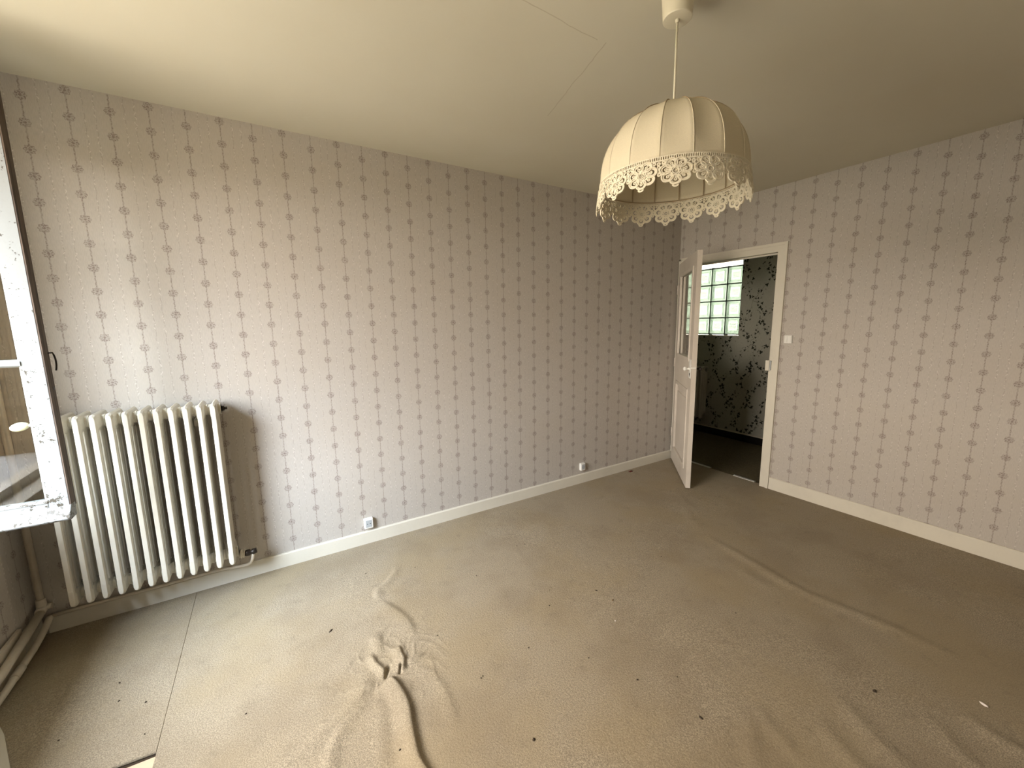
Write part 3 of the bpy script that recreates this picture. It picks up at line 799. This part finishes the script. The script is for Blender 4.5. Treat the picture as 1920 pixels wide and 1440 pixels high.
# local frame: +x along the leaf to its free edge; -y is the room face, +y the hall face
Z0, Z1, T = .015, 2.000, .038
def lb(bm, x0, z0, x1, z1, y0=-T, y1=0.0, bev=.0): box(bm, x0, y0, z0, x1, y1, z1, 0, bev)
px0, px1 = .110, DW-.125
bm = BM()
lb(bm, 0, Z0, px0, Z1); lb(bm, px1, Z0, DW, Z1)
lb(bm, px0, 1.89, px1, Z1); lb(bm, px0, .855, px1, 1.105); lb(bm, px0, Z0, px1, .15)
leaf = obj('leaf', bm, M['door'], door)
bm = BM()
for z0, z1 in ((1.105, 1.89), (.15, .855)):
    w = .026
    for y0, y1 in ((-T-.007, -T+.014), (-.014, .007)):
        box(bm, px0-.006, y0, z0-.006, px0+w, y1, z1+.006, 0, .004); box(bm, px1-w, y0, z0-.006, px1+.006, y1, z1+.006, 0, .004)
        box(bm, px0, y0, z1-w, px1, y1, z1+.006, 0, .004); box(bm, px0, y0, z0-.006, px1, y1, z0+w, 0, .004)
obj('panel_moulding', bm, M['door'], door)
bm = BM(); lb(bm, px0-.004, .146, px1+.004, .859, -T+.012, -.012); lb(bm, px0+.07, .24, px1-.07, .765, -T+.004, -.004, .006); obj('lower_panel', bm, M['door'], door)
bm = BM(); lb(bm, px0-.004, 1.101, px1+.004, 1.894, -.021, -.017); obj('pane', bm, M['glass'], door)
bm = BM(); box(bm, DW-.098, -T-.004, .965, DW-.022, -T, 1.125, 0, .002); box(bm, DW-.06, -T-.012, 1.052, DW+.002, -.004, 1.062)
obj('lock_plate', bm, M['plastic'], door)
bm = BM(); tube(bm, [(DW-.052, -T-.0038, 1.000), (DW-.052, -T-.0055, 1.000)], .0115, 14); box(bm, DW-.056, -T-.0055, .980, DW-.048, -T-.0038, 1.000)
o = obj('keyhole', bm, M['black'], door); o['label'] = 'black keyhole'
def knob_(s, y):
    bm = BM(); prof = [(0, .0), (.018, .0), (.018, .005), (.008, .008), (.007, .024), (.014, .029), (.0185, .037), (.017, .046), (.009, .052), (0, .053)]
    t = BM(); lathe(t, prof, seg=20); join(bm, t, 0, Matrix.Translation((DW-.055, y, 1.045)) @ Matrix.Rotation(s*PI/2, 4, 'X')); return bm
o = obj('handle', knob_(1, -T-.003), M['plastic'], door); o['label'] = 'white round door knob on the room side'
o = obj('handle', knob_(-1, .0), M['dark_metal'], door); o['label'] = 'dark round door knob on the hall side'
for z in (.30, 1.03, 1.75):
    bm = BM(); tube(bm, [(-.002, -T-.004, z-.045), (-.002, -T-.004, z+.045)], .007, 10); obj('hinge', bm, M['door'], door)

bm = BM(); xt = LX+.046
for ya, yb in ((-.150, -.425), (-.655, -.850)):
    prism(bm, [(xt-.016, -.004), (xt-.013, .0035), (xt+.013, .0045), (xt+.016, -.004)], yb, ya, 1)
# Y-axis prism stores (x, z) pairs
tr = struct('trim_3', bm, Mat('worn_aluminium', (.78, .78, .74), .35, .5, .6).mat)

# ------------------------------------------------------------------ hall beyond the door
hy0, hy1 = -1.35, 1.75; hz = 2.5
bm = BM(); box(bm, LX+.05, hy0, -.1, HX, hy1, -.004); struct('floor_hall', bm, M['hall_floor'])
bm = BM(); box(bm, LX+WT, hy0-.1, hz, HX+.25, hy1+.1, hz+.1); struct('ceiling_hall', bm, M['plaster'])
BY1, BZ0, BZ1 = .048, 1.254, 2.166; NB = 6; BP = .205; BY0 = BY1+NB*BP+.02
bm = BM()
box(bm, HX, hy0-.1, -.1, HX+.25, BY1, hz); box(bm, HX, BY0, -.1, HX+.25, hy1+.1, hz); box(bm, HX, BY1, -.1, HX+.25, BY0, BZ0); box(bm, HX, BY1, BZ1, HX+.25, BY0, hz)
struct('wall_hall', bm, M['ivy'])
bm = BM(); box(bm, LX+WT, hy0-.1, -.1, HX, hy0, hz); struct('wall_hall_end', bm, M['ivy'])
bm = BM(); box(bm, LX+WT, hy1, -.1, HX, hy1+.1, hz); box(bm, LX, .15, -.1, LX+WT, hy1+.1, hz); struct('wall_hall_side', bm, M['ivy'])
bm = BM(); box(bm, HX-.014, hy0, -.004, HX, hy1, .082); struct('baseboard_hall', bm, M['dark_board'])
bm = BM(); box(bm, HX-.016, hy0, .082, HX, hy1, .096); struct('trim_4', bm, M['plaster'])
# glass-block window, set back in the wall
w2 = empty('window_2', (0, 0, 0)); w2['kind'] = 'structure'
gx = HX+.085; rows = 4; RP = (BZ1-BZ0-.095)/rows
bm = BM(); J = .013
yA = BY1+.020; zA = BZ0+.022
for k in range(NB+1):
    y = yA+k*BP; box(bm, gx, y-J/2, zA-J, gx+.07, y+J/2, zA+rows*RP+J)
for k in range(rows+1):
    z = zA+k*RP; box(bm, gx, BY1, z-J/2, gx+.07, BY0, z+J/2)
obj('mortar_grid', bm, M['mortar'], w2)
bm = BM(); box(bm, HX-.001, BY1, BZ0-.001, gx, BY0, BZ0+.012); box(bm, HX-.001, BY1, BZ1-.012, gx, BY0, BZ1+.001); box(bm, HX+.02, BY1-.001, BZ0+.012, gx, BY1+.006, BZ1-.012)
obj('reveal', bm, M['white'], w2)
def block():
    bm = BM(); a, b = BP-J, RP-J
    for x0, x1, s in ((0, .012, 1), (.058, .070, -1)):
        box(bm, x0, 0, 0, x1, a, b, 0, .003)
    for q in (.018, .030):                              # pressed square frames on the face
        for (ya, za, yb, zb) in ((q, q, a-q, q+.004), (q, b-q-.004, a-q, b-q), (q, q, q+.004, b-q), (a-q-.004, q, a-q, b-q)):
            box(bm, -.003, ya, za, .001, yb, zb)
    for k in range(6):
        z = b*.36+k*b*.055; box(bm, -.002, a*.3, z, .001, a*.7, z+.003)
    return bm
proto = obj('glass_block', block(), M['block'], w2)
first = True
for i in range(NB):
    for k in range(rows):
        c = proto if first else proto.copy()
        if not first: C.objects.link(c); c.parent = w2
        first = False
        c.location = (gx, yA+i*BP+J/2, zA+k*RP+J/2)
bm = BM(); box(bm, gx+.03, BY1+.006, zA, gx+.04, yA-J/2, zA+rows*RP); box(bm, gx+.03, BY1, zA+rows*RP+J/2, gx+.04, BY0, BZ1-.012); box(bm, gx+.03, BY1, BZ0+.012, gx+.04, BY0, zA-J/2)
obj('edge_glass', bm, M['block'], w2)
r2_ = radiator('radiator', 11, .056, .205, .875, .13, .04)
r2_.location = (HX, .37+10*.056+.02, 0); r2_.rotation_euler = (0, 0, -PI/2)
tag(r2_, 'grey looking radiator in the dark hall under the glass block window', 'radiator')

# ------------------------------------------------------------------ sockets, switch, litter
def socket(x, z, w, h, label):
    root = empty('wall_socket', (x, 0, z)); tag(root, label, 'socket', 'sockets above the long baseboard')
    bm = BM(); box(bm, -w/2, -.026, -h/2, w/2, 0, h/2, 0, .003); obj('housing', bm, M['plastic'], root)
    bm = BM(); box(bm, -w/2+.009, -.0275, -h/2+.010, w/2-.009, -.025, h/2-.010, 0, .001); obj('face_plate', bm, M['grey_plastic'], root)
    for s in (-1, 1):
        bm = BM(); tube(bm, [(s*.009, -.0270, 0), (s*.009, -.0282, 0)], .0028, 10); obj('pin_hole', bm, M['black'], root)
socket(1.515, .143, .056, .068, 'white socket low on the papered wall, nearer the radiator')
socket(3.382, .155, .050, .066, 'white socket low on the papered wall, nearer the door')
root = empty('light_switch', (LX, -1.044, 1.286)); tag(root, 'small white double switch on the papered wall right of the door frame', 'switch')
bm = BM(); box(bm, -.014, -.029, -.032, 0, .029, .032, 0, .003); obj('housing', bm, M['plastic'], root)
for s in (-1, 1):
    bm = BM(); t = BM(); box(t, -.004, -.011, -.024, .004, .011, .024, 0, .002); join(bm, t, 0, Matrix.Translation((-.0165, s*.0145, 0)) @ Matrix.Rotation(s*.06, 4, 'Y')); obj('rocker', bm, M['plastic'], root)

def chip(seed, sx, sy, sz):
    rnd = random.Random(seed); bm = BM(); bmesh.ops.create_icosphere(bm, subdivisions=2, radius=1)
    for v in bm.verts:
        k = 1+rnd.uniform(-.28, .28); v.co = Vector((v.co.x*sx*k, v.co.y*sy*k, max(v.co.z*k, -.6)*sz))
    return bm
def cz(x, y): return float(carpet_z(np.array([[x]]), np.array([[y]]))[0, 0])
mred = Mat('red_brown_scrap', (.10, .018, .012), .6).mat; mdark = Mat('dark_crumb', (.045, .032, .022), .8).mat
mpale = Mat('pale_plaster_flake', (.74, .68, .64), .7).mat; mbrown = Mat('brown_leaf_scrap', (.16, .10, .05), .8).mat
for k, (n_, c_, x, y, sx, sy, sz, mt, lab, cat, g) in enumerate([
    ('litter_scrap', None, 3.957, -.062, .022, .013, .007, mred, 'dark red scrap on the carpet beside the far baseboard', 'litter', None),
    ('plaster_flake', None, 3.217, -2.453, .013, .006, .004, mpale, 'pale pinkish flake lying on the carpet at lower right', 'litter', None),
    ('crumb', None, 2.944, -2.216, .006, .0055, .004, mdark, 'dark round crumb left of the pale flake on the carpet', 'litter', 'dark crumbs on the carpet'),
    ('leaf_scrap', None, 1.181, -.725, .011, .004, .003, mdark, 'dark twisted scrap on the carpet left of the wrinkles', 'litter', None),
    ('crumb', None, 2.449, -1.19, .006, .004, .003, mdark, 'dark crumb in mid carpet, upper of a pair', 'litter', 'dark crumbs on the carpet'),
    ('crumb', None, 2.468, -1.293, .006, .004, .003, mbrown, 'brown crumb in mid carpet, lower of a pair', 'litter', 'dark crumbs on the carpet'),
    ('crumb', None, 2.276, -1.922, .008, .0035, .003, mdark, 'elongated dark crumb near the bottom middle of the carpet', 'litter', 'dark crumbs on the carpet'),
    ('plaster_flake', None, 2.371, -1.407, .004, .0035, .003, mpale, 'tiny white flake in the middle of the carpet', 'litter', None),
    ('crumb', None, 1.715, -1.659, .006, .0045, .003, mdark, 'dark crumb on the carpet nearest the bottom edge, right of the fold', 'litter', 'dark crumbs on the carpet'),
]):
    o = obj(n_, chip(k, sx, sy, sz), mt, None, True, (x, y, max(0, cz(x, y))+sz*.5)); o.rotation_euler = (0, 0, k*1.3)
    tag(o, lab, cat, g)
SPECKS = [(2.237, -1.05), (2.165, -1.147), (1.923, -1.316), (2.113, -1.501), (2.206, -1.688), (1.671, -1.341), (2.353, -1.766), (0.401, -0.566), (0.424, -0.675), (0.287, -0.767), (0.543, -0.901), (0.515, -0.737), (0.851, -1.005), (2.322, -0.581), (2.377, -0.593), (1.419, -0.352), (1.683, -0.447), (1.958, -0.721), (3.011, -1.168), (2.914, -1.688), (3.382, -1.718), (1.306, -1.45), (1.602, -1.027), (1.681, -1.336)]
speck = None
for k, (x, y) in enumerate(SPECKS):
    if speck is None: speck = o = obj('crumb', chip(31, .0042, .0034, .0026), mdark, None, True)
    else: o = speck.copy(); C.objects.link(o)
    o.location = (x, y, max(0, cz(x, y))+.0013); o.rotation_euler = (0, 0, k*2.1); f_ = .55+.4*((k*37) % 10)/10; o.scale = (f_, f_*.9, 1)
    tag(o, 'speck of dark dirt lying loose on the beige carpet', 'litter', 'dark specks scattered on the carpet')
# pale board edge by the window wall
bm = BM(); prism(bm, [(.068, -.560), (.118, -.650), (.184, -.800), (.285, -1.03), (.068, -1.03)], .003, .016, 2)
o = obj('loose_board', bm, M['white']); tag(o, 'pale painted board on the carpet at the lower left corner', 'board')

# ------------------------------------------------------------------ outdoors
bm = BM(); box(bm, -70, -70, -1.1, -.42, 40, -1.0)
m = Mat('bare_ground', (.22, .17, .11), .95, .1); P = m.pos(); m.color(m.mix(m.noise(P, .6, 5), (.38, .35, .28), (.23, .21, .16))); struct('ground', bm, m.mat)
bm = BM(); box(bm, -18, -11.6, -1.0, -1.0, -11, 2.05)
m = Mat('brown_render', (.20, .15, .09), .9, .1); P = m.pos(); m.color(m.mix(m.noise(m.scale(P, (1, 1, 6)), 1.5, 5), (.26, .19, .12), (.13, .09, .055))); struct('wall_outside', bm, m.mat)
